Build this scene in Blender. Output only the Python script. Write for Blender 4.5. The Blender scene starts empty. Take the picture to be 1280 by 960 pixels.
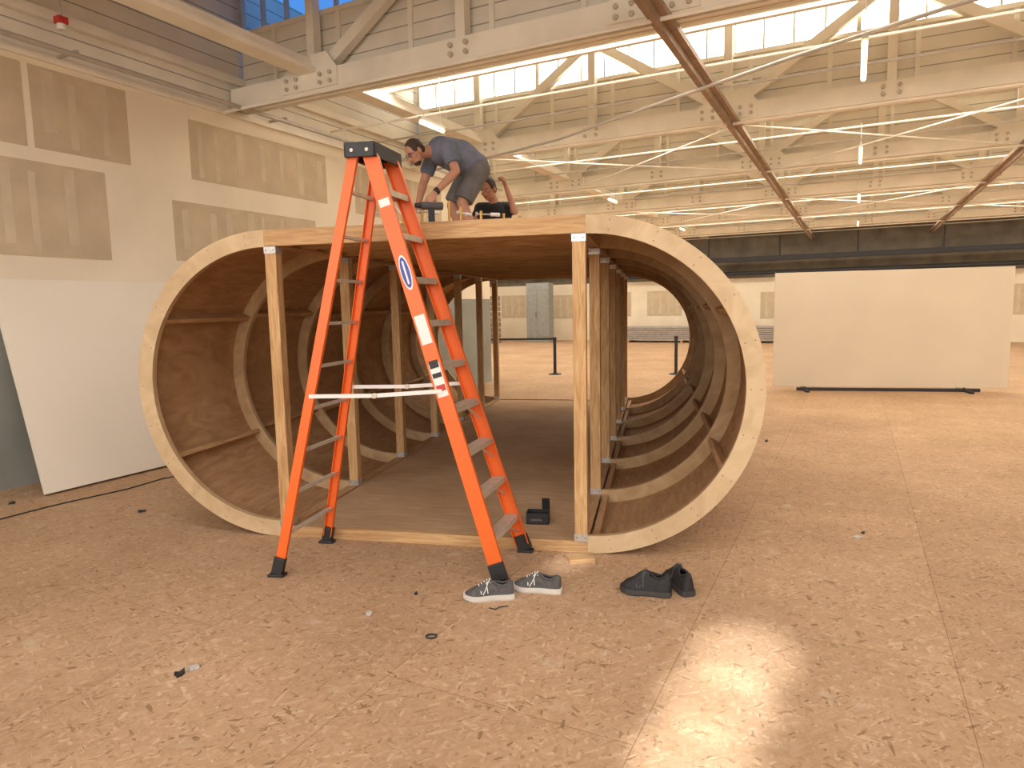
import bpy, bmesh, math, random
from mathutils import Matrix, Vector
random.seed(7)
V=Vector
scene=bpy.context.scene
try:
    scene.view_settings.view_transform='Standard'
except Exception: pass

# ------------------------------------------------------------------ materials
def nm(name):
    m=bpy.data.materials.new(name); m.use_nodes=True
    nt=m.node_tree; b=nt.nodes['Principled BSDF']
    return m,nt,b
def lnk(nt,a,b): nt.links.new(a,b)
def simple(name,col,rough=.6,metal=0,var=.12,scale=6,bump=0.0,emit=0,stretch=(1,1,1)):
    m,nt,b=nm(name)
    tc=nt.nodes.new('ShaderNodeTexCoord'); mp=nt.nodes.new('ShaderNodeMapping'); mp.inputs['Scale'].default_value=stretch
    n=nt.nodes.new('ShaderNodeTexNoise'); n.inputs['Scale'].default_value=scale; n.inputs['Detail'].default_value=5
    r=nt.nodes.new('ShaderNodeValToRGB')
    lo=[max(0,c*(1-var)) for c in col]+[1]; hi=[min(1,c*(1+var)) for c in col]+[1]
    r.color_ramp.elements[0].position=.3; r.color_ramp.elements[1].position=.7
    r.color_ramp.elements[0].color=lo; r.color_ramp.elements[1].color=hi
    lnk(nt,tc.outputs['Object'],mp.inputs[0]); lnk(nt,mp.outputs[0],n.inputs['Vector'])
    lnk(nt,n.outputs['Fac'],r.inputs[0]); lnk(nt,r.outputs[0],b.inputs['Base Color'])
    b.inputs['Roughness'].default_value=rough; b.inputs['Metallic'].default_value=metal
    if bump:
        bp=nt.nodes.new('ShaderNodeBump'); bp.inputs['Strength'].default_value=bump; bp.inputs['Distance'].default_value=.01
        lnk(nt,n.outputs['Fac'],bp.inputs['Height']); lnk(nt,bp.outputs[0],b.inputs['Normal'])
    if emit:
        b.inputs['Emission Color'].default_value=(*col,1); b.inputs['Emission Strength'].default_value=emit
    return m
def wood(name,c1,c2,stretch=(1,1,1),scale=8,rough=.6):
    m,nt,b=nm(name)
    tc=nt.nodes.new('ShaderNodeTexCoord'); mp=nt.nodes.new('ShaderNodeMapping'); mp.inputs['Scale'].default_value=stretch
    n=nt.nodes.new('ShaderNodeTexNoise'); n.inputs['Scale'].default_value=scale; n.inputs['Detail'].default_value=8; n.inputs['Distortion'].default_value=1.2
    n2=nt.nodes.new('ShaderNodeTexNoise'); n2.inputs['Scale'].default_value=1.3; n2.inputs['Detail'].default_value=2
    r=nt.nodes.new('ShaderNodeValToRGB'); r.color_ramp.elements[0].position=.32; r.color_ramp.elements[1].position=.68
    r.color_ramp.elements[0].color=(*c1,1); r.color_ramp.elements[1].color=(*c2,1)
    mx=nt.nodes.new('ShaderNodeMix'); mx.data_type='RGBA'; mx.blend_type='MULTIPLY'; mx.inputs['Factor'].default_value=.6
    r2=nt.nodes.new('ShaderNodeValToRGB'); r2.color_ramp.elements[0].position=.35; r2.color_ramp.elements[1].position=.65
    r2.color_ramp.elements[0].color=(.72,.66,.60,1); r2.color_ramp.elements[1].color=(1,1,1,1)
    lnk(nt,tc.outputs['Object'],mp.inputs[0]); lnk(nt,mp.outputs[0],n.inputs['Vector']); lnk(nt,tc.outputs['Object'],n2.inputs['Vector'])
    lnk(nt,n.outputs['Fac'],r.inputs[0]); lnk(nt,n2.outputs['Fac'],r2.inputs[0])
    lnk(nt,r.outputs[0],mx.inputs['A']); lnk(nt,r2.outputs[0],mx.inputs['B']); lnk(nt,mx.outputs['Result'],b.inputs['Base Color'])
    bp=nt.nodes.new('ShaderNodeBump'); bp.inputs['Strength'].default_value=.15; bp.inputs['Distance'].default_value=.005
    lnk(nt,n.outputs['Fac'],bp.inputs['Height']); lnk(nt,bp.outputs[0],b.inputs['Normal'])
    b.inputs['Roughness'].default_value=rough; b.inputs['Specular IOR Level'].default_value=.2
    return m
def mth(nt,op,a,b=None,c=None):
    n=nt.nodes.new('ShaderNodeMath'); n.operation=op
    for i,x in enumerate((a,b,c)):
        if x is None: continue
        if isinstance(x,(int,float)): n.inputs[i].default_value=x
        else: lnk(nt,x,n.inputs[i])
    return n.outputs[0]
def mixc(nt,f,a,b,bt='MIX'):
    n=nt.nodes.new('ShaderNodeMix'); n.data_type='RGBA'; n.blend_type=bt
    for k,x in (('Factor',f),('A',a),('B',b)):
        if isinstance(x,(int,float)): n.inputs[k].default_value=x
        elif isinstance(x,tuple): n.inputs[k].default_value=x
        else: lnk(nt,x,n.inputs[k])
    return n.outputs['Result']
def osb_floor():
    m,nt,b=nm('osb_floor_mat')
    tc=nt.nodes.new('ShaderNodeTexCoord'); O=tc.outputs['Object']
    def layer(ang,sx,sy,off):
        a=nt.nodes.new('ShaderNodeMapping'); a.inputs['Rotation'].default_value=(0,0,ang); a.inputs['Location'].default_value=(off,off*.7,0)
        s=nt.nodes.new('ShaderNodeMapping'); s.inputs['Scale'].default_value=(sx,sy,1)
        v=nt.nodes.new('ShaderNodeTexVoronoi'); v.voronoi_dimensions='2D'; v.inputs['Scale'].default_value=1
        sp=nt.nodes.new('ShaderNodeSeparateColor')
        lnk(nt,O,a.inputs[0]); lnk(nt,a.outputs[0],s.inputs[0]); lnk(nt,s.outputs[0],v.inputs['Vector']); lnk(nt,v.outputs['Color'],sp.inputs[0])
        return sp.outputs[0]
    r1=layer(.3,12,60,0); r2=layer(1.35,13,70,3); r3=layer(-.75,12,58,7); r4=layer(2.2,20,110,11)
    def sel(scale,off):
        a=nt.nodes.new('ShaderNodeMapping'); a.inputs['Location'].default_value=(off,off,0)
        n=nt.nodes.new('ShaderNodeTexNoise'); n.inputs['Scale'].default_value=scale; n.inputs['Detail'].default_value=2
        lnk(nt,O,a.inputs[0]); lnk(nt,a.outputs[0],n.inputs['Vector'])
        return mth(nt,'GREATER_THAN',n.outputs['Fac'],.5)
    def mixv(f,a,bb):
        n=nt.nodes.new('ShaderNodeMix'); lnk(nt,f,n.inputs['Factor']); lnk(nt,a,n.inputs['A']); lnk(nt,bb,n.inputs['B']); return n.outputs['Result']
    x=mixv(sel(20,0),r1,r2); y=mixv(sel(17,5),r3,r4); z=mixv(sel(19,9),x,y)
    rp=nt.nodes.new('ShaderNodeValToRGB'); e=rp.color_ramp.elements
    e[0].position=0; e[0].color=(.27,.16,.08,1); e[1].position=1; e[1].color=(.60,.42,.26,1)
    for p,c in ((.04,(.36,.22,.115,1)),(.09,(.44,.277,.152,1)),(.5,(.485,.312,.178,1)),(.85,(.52,.34,.198,1))):
        q=e.new(p); q.color=c
    lnk(nt,z,rp.inputs[0])
    n=nt.nodes.new('ShaderNodeTexNoise'); n.inputs['Scale'].default_value=.8; n.inputs['Detail'].default_value=7; n.inputs['Roughness'].default_value=.6; lnk(nt,O,n.inputs['Vector'])
    r2c=nt.nodes.new('ShaderNodeValToRGB'); r2c.color_ramp.elements[0].position=.3; r2c.color_ramp.elements[0].color=(.82,.79,.76,1); r2c.color_ramp.elements[1].position=.7; r2c.color_ramp.elements[1].color=(1.05,1.05,1.06,1)
    lnk(nt,n.outputs['Fac'],r2c.inputs[0])
    c=mixc(nt,1.0,rp.outputs[0],r2c.outputs[0],'MULTIPLY')
    mp=nt.nodes.new('ShaderNodeMapping'); mp.inputs['Location'].default_value=(.0,.73,0); mp.inputs['Rotation'].default_value=(0,0,math.pi/2)
    br=nt.nodes.new('ShaderNodeTexBrick'); br.inputs['Scale'].default_value=1; br.inputs['Brick Width'].default_value=2.44; br.inputs['Row Height'].default_value=1.22
    br.inputs['Mortar Size'].default_value=.0025; br.inputs['Mortar Smooth'].default_value=.3
    br.inputs['Color1'].default_value=(1,1,1,1); br.inputs['Color2'].default_value=(.93,.92,.91,1); br.inputs['Mortar'].default_value=(.6,.52,.45,1)
    lnk(nt,O,mp.inputs[0]); lnk(nt,mp.outputs[0],br.inputs['Vector'])
    c=mixc(nt,1.0,c,br.outputs['Color'],'MULTIPLY')
    sc=nt.nodes.new('ShaderNodeTexNoise'); sc.inputs['Scale'].default_value=5; sc.inputs['Detail'].default_value=9; lnk(nt,O,sc.inputs['Vector'])
    f=nt.nodes.new('ShaderNodeMapRange'); f.inputs['From Min'].default_value=.62; f.inputs['From Max'].default_value=.74; f.inputs['To Max'].default_value=.35
    lnk(nt,sc.outputs['Fac'],f.inputs['Value'])
    c=mixc(nt,f.outputs[0],c,(.62,.5,.37,1))
    lnk(nt,c,b.inputs['Base Color'])
    # glare patch put into the floor finish: smoother than the rest of the boards
    sx=nt.nodes.new('ShaderNodeSeparateXYZ'); lnk(nt,O,sx.inputs[0])
    dx=mth(nt,'SUBTRACT',sx.outputs[0],-.47); dy=mth(nt,'SUBTRACT',sx.outputs[1],2.85)
    rx=mth(nt,'DIVIDE',dx,.30); ry=mth(nt,'DIVIDE',dy,.95)
    d=mth(nt,'SQRT',mth(nt,'ADD',mth(nt,'MULTIPLY',rx,rx),mth(nt,'MULTIPLY',ry,ry)))
    d=mth(nt,'ADD',d,mth(nt,'MULTIPLY',mth(nt,'SUBTRACT',sc.outputs['Fac'],.5),1.0))
    g=nt.nodes.new('ShaderNodeMapRange'); g.interpolation_type='SMOOTHSTEP'; g.inputs['From Min'].default_value=1.2; g.inputs['From Max'].default_value=.3
    lnk(nt,d,g.inputs['Value'])
    lnk(nt,mth(nt,'SUBTRACT',.72,mth(nt,'MULTIPLY',g.outputs[0],.40)),b.inputs['Roughness'])
    lnk(nt,mth(nt,'ADD',.16,mth(nt,'MULTIPLY',g.outputs[0],.5)),b.inputs['Specular IOR Level'])
    bp=nt.nodes.new('ShaderNodeBump'); bp.inputs['Strength'].default_value=.10; bp.inputs['Distance'].default_value=.002
    lnk(nt,z,bp.inputs['Height']); lnk(nt,bp.outputs[0],b.inputs['Normal'])
    return m
def boards(name,col,pitch=.19):
    m,nt,b=nm(name)
    tc=nt.nodes.new('ShaderNodeTexCoord'); s=nt.nodes.new('ShaderNodeSeparateXYZ'); lnk(nt,tc.outputs['Object'],s.inputs[0])
    fr=mth(nt,'FRACT',mth(nt,'DIVIDE',s.outputs[2],pitch))
    g=mth(nt,'LESS_THAN',fr,.08)
    n=nt.nodes.new('ShaderNodeTexNoise'); n.inputs['Scale'].default_value=1.5; n.inputs['Detail'].default_value=6; lnk(nt,tc.outputs['Object'],n.inputs['Vector'])
    r=nt.nodes.new('ShaderNodeValToRGB'); r.color_ramp.elements[0].position=.3; r.color_ramp.elements[1].position=.65
    r.color_ramp.elements[0].color=(*[x*.84 for x in col],1); r.color_ramp.elements[1].color=(*col,1); lnk(nt,n.outputs['Fac'],r.inputs[0])
    c=mixc(nt,g,r.outputs[0],(*[x*.45 for x in col],1)); lnk(nt,c,b.inputs['Base Color']); b.inputs['Roughness'].default_value=.7
    return m

M={}
M['floor']=osb_floor()
M['wallp']=simple('wall_paint_warm',(.82,.715,.545),.8,var=.06,scale=1.2)
M['wallgrey']=simple('lower_wall_grey',(.27,.27,.23),.8,var=.1,scale=2)  # darker grey for the lower part of the left wall
M['patch']=simple('joint_compound_tan',(.57,.455,.305),.85,var=.10,scale=3)
M['patch2']=simple('joint_compound_light',(.62,.51,.355),.85,var=.08,scale=4)
M['white']=simple('white_painted_timber',(.87,.81,.69),.65,var=.08,scale=2)
M['bolt']=simple('bolt_heads_painted',(.55,.48,.37),.5,var=.1)
M['boards']=boards('white_board_siding',(.87,.81,.69))
M['roof']=boards('roof_boards',(.83,.77,.64),.21)
M['steel']=simple('primer_brown_steel',(.33,.235,.165),.6,var=.2,scale=5)
M['pipe']=simple('galvanised_pipe',(.50,.46,.40),.5,.3,var=.1)
M['dark']=simple('dark_upper_wall',(.16,.14,.105),.85,var=.3,scale=1.5)
M['panelw']=simple('primed_panel_white',(.81,.73,.60),.8,var=.03,scale=1)
M['panelf']=simple('primed_panel_cream',(.70,.60,.455),.8,var=.04,scale=1)
M['black']=simple('black_plastic',(.02,.02,.02),.5,var=.2)
M['blackm']=simple('black_metal',(.025,.025,.027),.6,.0)
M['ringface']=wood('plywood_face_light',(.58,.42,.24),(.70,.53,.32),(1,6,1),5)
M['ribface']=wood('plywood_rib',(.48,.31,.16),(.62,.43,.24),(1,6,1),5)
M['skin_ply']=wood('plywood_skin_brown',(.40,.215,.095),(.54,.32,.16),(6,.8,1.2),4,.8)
M['ply_floor']=wood('plywood_floor',(.48,.30,.165),(.59,.40,.23),(1,7,1),4,.8)
M['stud']=wood('douglas_fir_stud',(.48,.26,.105),(.72,.48,.24),(9,9,.7),5)
M['stud2']=wood('douglas_fir_joist',(.46,.26,.115),(.66,.43,.21),(.7,9,9),5)
M['stud3']=wood('douglas_fir_plate',(.42,.22,.10),(.62,.39,.19),(9,.7,9),5)
M['galv']=simple('galvanised_bracket',(.62,.62,.6),.35,.7,var=.15,scale=30)
M['orange']=simple('orange_fibreglass',(.80,.14,.018),.4,var=.05)
M['alu']=simple('aluminium_tread',(.66,.59,.48),.4,.45,var=.1,scale=20)
M['whitep']=simple('white_plastic',(.80,.76,.70),.45,var=.03)
M['fixture']=simple('fixture_enamel',(.45,.42,.36),.6,var=.03)
M['blue']=simple('label_blue',(.03,.06,.35),.4)
M['red']=simple('alarm_red',(.5,.03,.02),.4)
M['tube']=simple('fluorescent_tube',(1,.80,.45),.4,var=.01,emit=4.0)
M['pane']=simple('overcast_bright_glazing',(1.0,.97,.90),.4,var=.01,emit=5.0)
M['tshirt']=simple('grey_blue_tshirt',(.15,.16,.21),.9,var=.2,scale=9,bump=.4)
M['shorts']=simple('grey_shorts',(.14,.125,.12),.9,var=.2,scale=9,bump=.4)
M['blackshirt']=simple('black_tshirt',(.02,.021,.025),.9,var=.3,scale=9)
M['jeans']=simple('dark_jeans',(.04,.05,.08),.9)
M['skin']=simple('skin',(.50,.245,.15),.55,var=.08,scale=12)
M['hair']=simple('dark_brown_hair',(.05,.026,.014),.7,var=.3,scale=40,bump=.4)
M['eye']=simple('eye_dark',(.02,.015,.01),.2)
M['lip']=simple('lip',(.35,.10,.07),.5)
M['sock']=simple('sock_grey',(.2,.2,.2),.9)
M['shoegrey']=simple('sneaker_mesh_grey',(.085,.08,.075),.8,var=.3,scale=60,bump=.3)
M['shoeblack']=simple('sneaker_black',(.017,.016,.016),.7,var=.3,scale=60,bump=.3)
M['sole']=simple('sneaker_sole_white',(.62,.58,.52),.6)
M['soleb']=simple('sneaker_sole_black',(.045,.042,.04),.6)
M['laceb']=simple('lace_dark_grey',(.09,.085,.08),.8)
M['crate']=simple('weathered_block',(.26,.22,.16),.8,var=.3)
M['cab']=simple('cabinet_grey_blue',(.28,.29,.27),.6)
M['gyp']=simple('drywall_sheet_grey',(.40,.355,.32),.85)
M['paper']=simple('paper_scrap_mat',(.5,.47,.42),.8,var=.3,scale=60)
M['brass']=simple('brass',(.55,.33,.10),.35,.8)

# ------------------------------------------------------------------ mesh builder
class MB:
    def __init__(s): s.v=[]; s.f=[]; s.m=[]; s.mats=[]
    def mi(s,k):
        if k not in s.mats: s.mats.append(k)
        return s.mats.index(k)
    def add(s,vs,fs,k):
        o=len(s.v); s.v+= [tuple(x) for x in vs]; i=s.mi(k)
        for f in fs: s.f.append(tuple(o+a for a in f)); s.m.append(i)
    def box(s,x0,x1,y0,y1,z0,z1,k,mat=None):
        vs=[V((x,y,z)) for z in (z0,z1) for y in (y0,y1) for x in (x0,x1)]
        if mat is not None: vs=[mat@p for p in vs]
        s.add(vs,[(0,2,3,1),(4,5,7,6),(0,1,5,4),(2,6,7,3),(0,4,6,2),(1,3,7,5)],k)
    def beam(s,p0,p1,w,h,k,side=None):
        p0=V(p0);p1=V(p1); d=(p1-p0).normalized()
        sd=V(side) if side is not None else (V((0,0,1)).cross(d) if abs(d.z)<.99 else V((1,0,0)))
        sd=(sd-d*sd.dot(d)).normalized(); u=d.cross(sd)
        vs=[p+sd*a*w/2+u*b*h/2 for p in (p0,p1) for a,b in ((-1,-1),(1,-1),(1,1),(-1,1))]
        s.add(vs,[(3,2,1,0),(4,5,6,7),(0,1,5,4),(1,2,6,5),(2,3,7,6),(3,0,4,7)],k)
    def cyl(s,p0,p1,r0,k,r1=None,n=12):
        r1=r0 if r1 is None else r1
        p0=V(p0);p1=V(p1); d=(p1-p0).normalized(); a=d.orthogonal().normalized(); b=d.cross(a)
        vs=[]
        for p,r in ((p0,r0),(p1,r1)):
            for i in range(n):
                t=2*math.pi*i/n; vs.append(p+a*r*math.cos(t)+b*r*math.sin(t))
        fs=[(i,(i+1)%n,n+(i+1)%n,n+i) for i in range(n)]+[tuple(range(n-1,-1,-1)),tuple(range(n,2*n))]
        s.add(vs,fs,k)
    def tube(s,pts,r,k,n=8):
        pts=[V(p) for p in pts]
        vs=[]; ref=None
        for i,p in enumerate(pts):
            d=(pts[min(i+1,len(pts)-1)]-pts[max(i-1,0)]).normalized()
            if ref is None: ref=d.orthogonal().normalized()
            a=(ref-d*ref.dot(d)).normalized(); ref=a; b=d.cross(a)
            for j in range(n):
                t=2*math.pi*j/n; vs.append(p+a*r*math.cos(t)+b*r*math.sin(t))
        fs=[]
        for i in range(len(pts)-1):
            for j in range(n): fs.append((i*n+j,i*n+(j+1)%n,(i+1)*n+(j+1)%n,(i+1)*n+j))
        fs.append(tuple(range(n-1,-1,-1))); fs.append(tuple((len(pts)-1)*n+j for j in range(n)))
        s.add(vs,fs,k)
    def ell(s,c,rad,k,rot=None,nu=14,nv=10):
        vs=[];fs=[]
        for i in range(nv+1):
            ph=math.pi*i/nv
            for j in range(nu):
                th=2*math.pi*j/nu; p=V((rad[0]*math.sin(ph)*math.cos(th),rad[1]*math.sin(ph)*math.sin(th),rad[2]*math.cos(ph)))
                if rot is not None: p=rot@p
                vs.append(V(c)+p)
        for i in range(nv):
            for j in range(nu):
                fs.append((i*nu+j,(i+1)*nu+j,(i+1)*nu+(j+1)%nu,i*nu+(j+1)%nu))
        s.add(vs,fs,k)
    def arc(s,cx,cz,r0,r1,y0,y1,a0,a1,k,n=48,kf=None):
        kf=kf or k; vs=[]
        for i in range(n+1):
            t=a0+(a1-a0)*i/n; c,sn=math.cos(t),math.sin(t)
            vs+=[(cx+r0*c,y0,cz+r0*sn),(cx+r1*c,y0,cz+r1*sn),(cx+r1*c,y1,cz+r1*sn),(cx+r0*c,y1,cz+r0*sn)]
        ff=[];fo=[]
        for i in range(n):
            a=i*4;b=a+4
            ff+=[(a,a+1,b+1,b),(a+3,b+3,b+2,a+2)]
            fo+=[(a+1,a+2,b+2,b+1),(a,b,b+3,a+3)]
        fo+=[(0,3,2,1),(4*n,4*n+1,4*n+2,4*n+3)]
        o=len(s.v); s.v+=[tuple(x) for x in vs]
        i1=s.mi(kf); i2=s.mi(k)
        for f in ff: s.f.append(tuple(o+a for a in f)); s.m.append(i1)
        for f in fo: s.f.append(tuple(o+a for a in f)); s.m.append(i2)
    def build(s,name,mat=None,parent=None,smooth=False,bevel=0,recalc=True):
        me=bpy.data.meshes.new(name); me.from_pydata(s.v,[],s.f)
        for k in s.mats: me.materials.append(M[k])
        for p,i in zip(me.polygons,s.m): p.material_index=i; p.use_smooth=smooth
        if recalc:
            bm=bmesh.new(); bm.from_mesh(me)
            bmesh.ops.recalc_face_normals(bm,faces=bm.faces); bm.to_mesh(me); bm.free()
        o=bpy.data.objects.new(name,me); scene.collection.objects.link(o)
        if parent is not None: o.parent=parent
        elif mat is not None: o.matrix_world=mat
        if bevel:
            b=o.modifiers.new('bev','BEVEL'); b.width=bevel; b.segments=2; b.limit_method='ANGLE'
        return o
def empty(name,mat=None):
    e=bpy.data.objects.new(name,None); scene.collection.objects.link(e); e.empty_display_size=.2
    if mat is not None: e.matrix_world=mat
    return e
def rotz(deg): return Matrix.Rotation(math.radians(deg),4,'Z')
RM=rotz(-27)
TM=Matrix.Translation((-1.834,5.114,0))@rotz(-12)

# ------------------------------------------------------------------ room
XL,XW,XR,YB,YF,YE=-7.67,-21.0,15.0,-9.0,32.3,14.0
b=MB(); b.box(XW,XR,YB,YF,-.15,0,'floor'); b.build('floor',RM)
b=MB(); b.box(XL-.2,XL,YB,YE,0,1.95,'wallgrey'); b.box(XL-.2,XL,YB,YE,1.95,4.42,'wallp'); b.box(XL-.2,XL-.05,YB,YE,4.42,6.3,'boards')
b.build('wall_left',RM)
b=MB(); b.box(XL-.06,XL+.05,YB,YE,4.40,4.47,'white'); b.box(XL-.04,XL+.03,YB,YE,4.85,4.95,'white'); b.build('trim_1',RM)
b=MB(); b.box(XW,XL-.2,YE-.2,YE,0,6.3,'wallp'); b.build('wall_recess',RM)
b=MB(); b.box(XW-.2,XW,YE-.2,YF,0,6.3,'wallp'); b.build('wall_far_left',RM)
b=MB(); b.box(XW-.2,XR+.2,YF,YF+.2,0,2.85,'wallp'); b.box(XW-.2,XR+.2,YF,YF+.2,2.85,6.3,'dark'); b.build('wall_far',RM)
b=MB(); b.box(XR,XR+.2,YB,YF,0,6.3,'wallp'); b.build('wall_right',RM)
b=MB(); b.box(XL-.2,XR+.2,YB-.2,YB,0,2.3,'wallp'); b.box(XL-.2,XR+.2,YB-.2,YB,4.7,6.3,'wallp'); b.box(XL-.2,-6,YB-.2,YB,2.3,4.7,'wallp'); b.box(12,XR+.2,YB-.2,YB,2.3,4.7,'wallp'); b.build('wall_back',RM)
b=MB()  # unseen back window, added to carry the fill lamp behind it
for i in range(13): b.box(-6+i*1.5-.03,-6+i*1.5+.03,YB-.15,YB-.05,2.3,4.7,'white')
for z in (2.33,3.5,4.67): b.box(-6,12,YB-.15,YB-.05,z-.03,z+.03,'white')
b.build('window_7',RM)
L=bpy.data.lights.new('added_fill','AREA'); L.shape='RECTANGLE'; L.size=17.8; L.size_y=2.3; L.energy=1000; L.color=(1.0,.94,.84)
o=bpy.data.objects.new('back_fill_lamp',L); scene.collection.objects.link(o)  # area lamp added to brighten faces turned toward the camera
o.matrix_world=RM@Matrix.Translation((3,YB-.2,3.5))@Matrix.Rotation(math.radians(90),4,'X')
b=MB()
def patch(y0,y1,z0,z1,seed):
    rr=random.Random(seed)
    b.box(XL,XL+.004,y0,y1,z0,z1,'patch')
    y=y0+.12
    while y<y1-.16:
        w=rr.uniform(.05,.13)
        b.box(XL+.004,XL+.006,y,y+w,z0+rr.uniform(.02,.2),z1-rr.uniform(.02,.12),'patch2'); y+=rr.choice([.26,.36,.42])
patch(2.6,4.15,3.5,4.34,1); patch(4.22,5.27,3.5,4.34,2); patch(2.6,4.94,2.38,3.36,3)
patch(6.09,8.6,3.47,4.22,4); patch(5.78,8.3,2.42,3.17,5); patch(9.3,12.0,3.4,4.2,8)
b.build('drywall_compound_patches',RM)
b=MB()
rr=random.Random(3)
for x0 in (-19.5,-17,-14.2,-11.5,-9,-6.4,-3.8,-1,2,5,8):
    z0=rr.uniform(1.0,1.3)
    b.box(x0,x0+1.7,YF-.006,YF,z0,z0+1.2,'patch')
    for i in range(4): b.box(x0+.2+i*.4,x0+.3+i*.4,YF-.01,YF-.006,z0+.1,z0+1.1,'patch2')
b.build('far_drywall_compound_patches',RM)
b=MB()
b.box(XW+.3,XR-.3,YF-.9,YF-.6,3.55,3.75,'blackm'); b.cyl((-10,YF-.4,3.05),(XR-.3,YF-.4,3.05),.09,'black')
for x in range(-18,14,3): b.box(x,x+.06,YF-.78,YF-.72,3.75,4.6,'blackm')
b.build('cable_tray',RM)

PL=[2.7+4.24*k for k in range(0,7)]
for k,yp in enumerate(PL):
    xl = XL if yp<YE else XW
    if k>=1:
        t=MB()
        t.box(xl,XR,yp-.14,yp-.07,4.5,4.76,'white'); t.box(xl,XR,yp+.0,yp+.07,4.5,4.76,'white')
        t.box(xl,XR,yp-.12,yp+.05,6.08,6.18,'white')
        j=-6.25
        while j-4.4>xl: j-=4.4
        x=j; up=True
        while x<XR-.1:
            xn=x+2.2
            t.box(x-.06,x+.06,yp-.1,yp+.03,4.76,6.1,'white')
            if xn<XR:
                if up: t.beam((x,yp-.04,4.68),(xn,yp-.04,6.1),.12,.14,'white',side=(0,1,0))
                else:  t.beam((x,yp-.04,6.1),(xn,yp-.04,4.68),.12,.14,'white',side=(0,1,0))
            if up:
                t.box(x-.46,x+.46,yp-.17,yp-.14,4.53,4.74,'white')
                t.add([(x-.46,yp-.165,4.74),(x+.46,yp-.165,4.74),(x+.3,yp-.165,4.95),(x-.12,yp-.165,4.95),(x-.46,yp-.145,4.74),(x+.46,yp-.145,4.74),(x+.3,yp-.145,4.95),(x-.12,yp-.145,4.95)],[(0,1,2,3),(7,6,5,4),(1,5,6,2),(3,2,6,7),(0,3,7,4)],'white')
                for bx in (-.36,-.2,.2,.36):
                    for bz in (4.585,4.685): t.cyl((x+bx,yp-.2,bz),(x+bx,yp-.17,bz),.028,'bolt',n=6)
            else:
                for bx in (-.1,.1):
                    for bz in (4.585,4.685): t.cyl((x+bx,yp-.18,bz),(x+bx,yp-.14,bz),.03,'bolt',n=6)
            up=not up; x=xn
        t.build('roof_truss',RM)
        w=MB(); w.box(xl,XR,yp+.10,yp+.16,4.5,5.5,'boards')
        x=xl+.6
        while x<XR: w.box(x,x+.06,yp+.07,yp+.10,4.76,5.5,'white'); x+=1.1
        w.build('clerestory_board_wall',RM)
        w=MB()
        w.box(xl,XR,yp+.06,yp+.18,5.5,5.56,'white'); w.box(xl,XR,yp+.06,yp+.18,6.06,6.14,'white')
        x=xl
        i=0
        while x<XR:
            ww=.06 if i%6==0 else .024
            w.box(x,x+ww,yp+.07,yp+.15,5.56,6.06,'bolt'); x+=.42; i+=1
        if k>1: w.box(xl,XR,yp+.125,yp+.135,5.56,6.06,'pane')
        w.build('window_%d'%k,RM)
        # added fill lamp with frame, hidden in the low half of the bay
        xa,xb=(xl+1.2,XR-1.2)
        w=MB()
        for yy in (yp+.5,yp+1.5): w.box(xa-.08,xb+.08,yy-.04,yy+.04,4.93,5.05,'white')
        w.build('fill_lamp_frame',RM)
        L=bpy.data.lights.new('added_fill','AREA'); L.shape='RECTANGLE'; L.size=xb-xa; L.size_y=.9; L.energy=(300 if k==1 else 410)*(xb-xa)/20; L.color=(1.0,.94,.85)
        o=bpy.data.objects.new('bay_fill_lamp',L); scene.collection.objects.link(o)
        o.matrix_world=RM@Matrix.Translation(((xa+xb)/2,yp+1.0,4.98))
    ye = PL[k+1] if k<6 else YF
    xr0 = XL-.2 if yp<YE-4 else XW-.2
    r=MB()
    th=.12; y0=yp+.17; y1=ye+.2; z0=4.86; z1=6.14
    if k==6: z1=6.1; y1=YF+.2
    vs=[V((x,y,z)) for x in (xr0,XR+.2) for (y,z) in ((y0,z0),(y1,z1),(y1,z1+th),(y0,z0+th))]
    r.add(vs,[(0,1,2,3),(7,6,5,4),(0,4,5,1),(1,5,6,2),(2,6,7,3),(3,7,4,0)],'roof')
    x=xr0+.8
    while x<XR:
        ys0=y0+1.6 if k>=1 else y0+.05
        zs0=z0+(z1-z0)*(ys0-y0)/(y1-y0)-.07
        r.beam((x,ys0,zs0),(x,ye-.25,z1-.16),.09,.14,'white',side=(1,0,0)); x+=1.1
    r.build('ceiling' if k==0 else 'ceiling.%03d'%k,RM)
r=MB(); zf=5.3
sk=[(-7.0,-5.0),(-3.4,-1.4),(.4,2.2)]  # unseen roof openings, added as outlets for the overhead fill
ys=[YB-.2]+[q for s_ in sk for q in s_]+[2.87]
for i in range(0,len(ys),2): r.box(XL-.2,XR+.2,ys[i],ys[i+1],zf,zf+.12,'roof')
for (a,c) in sk:
    r.box(XL-.2,-6,a,c,zf,zf+.12,'roof'); r.box(12,XR+.2,a,c,zf,zf+.12,'roof')
    for x in range(-6,13,2): r.box(x-.04,x+.04,a,c,zf,zf+.1,'white')
r.box(XL-.2,XR+.2,2.72,2.87,4.8,zf,'boards')
r.build('ceiling_flat',RM)
for i,(a,c) in enumerate(sk):  # area lamps added above the openings to fill the near room
    L=bpy.data.lights.new('added_fill','AREA'); L.shape='RECTANGLE'; L.size=17.5; L.size_y=1.8; L.energy=(390,420,350)[i]; L.color=(1.0,.94,.84)
    o=bpy.data.objects.new('overhead_fill_lamp',L); scene.collection.objects.link(o)
    o.matrix_world=RM@Matrix.Translation((3,(a+c)/2,zf+.2))
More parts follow.
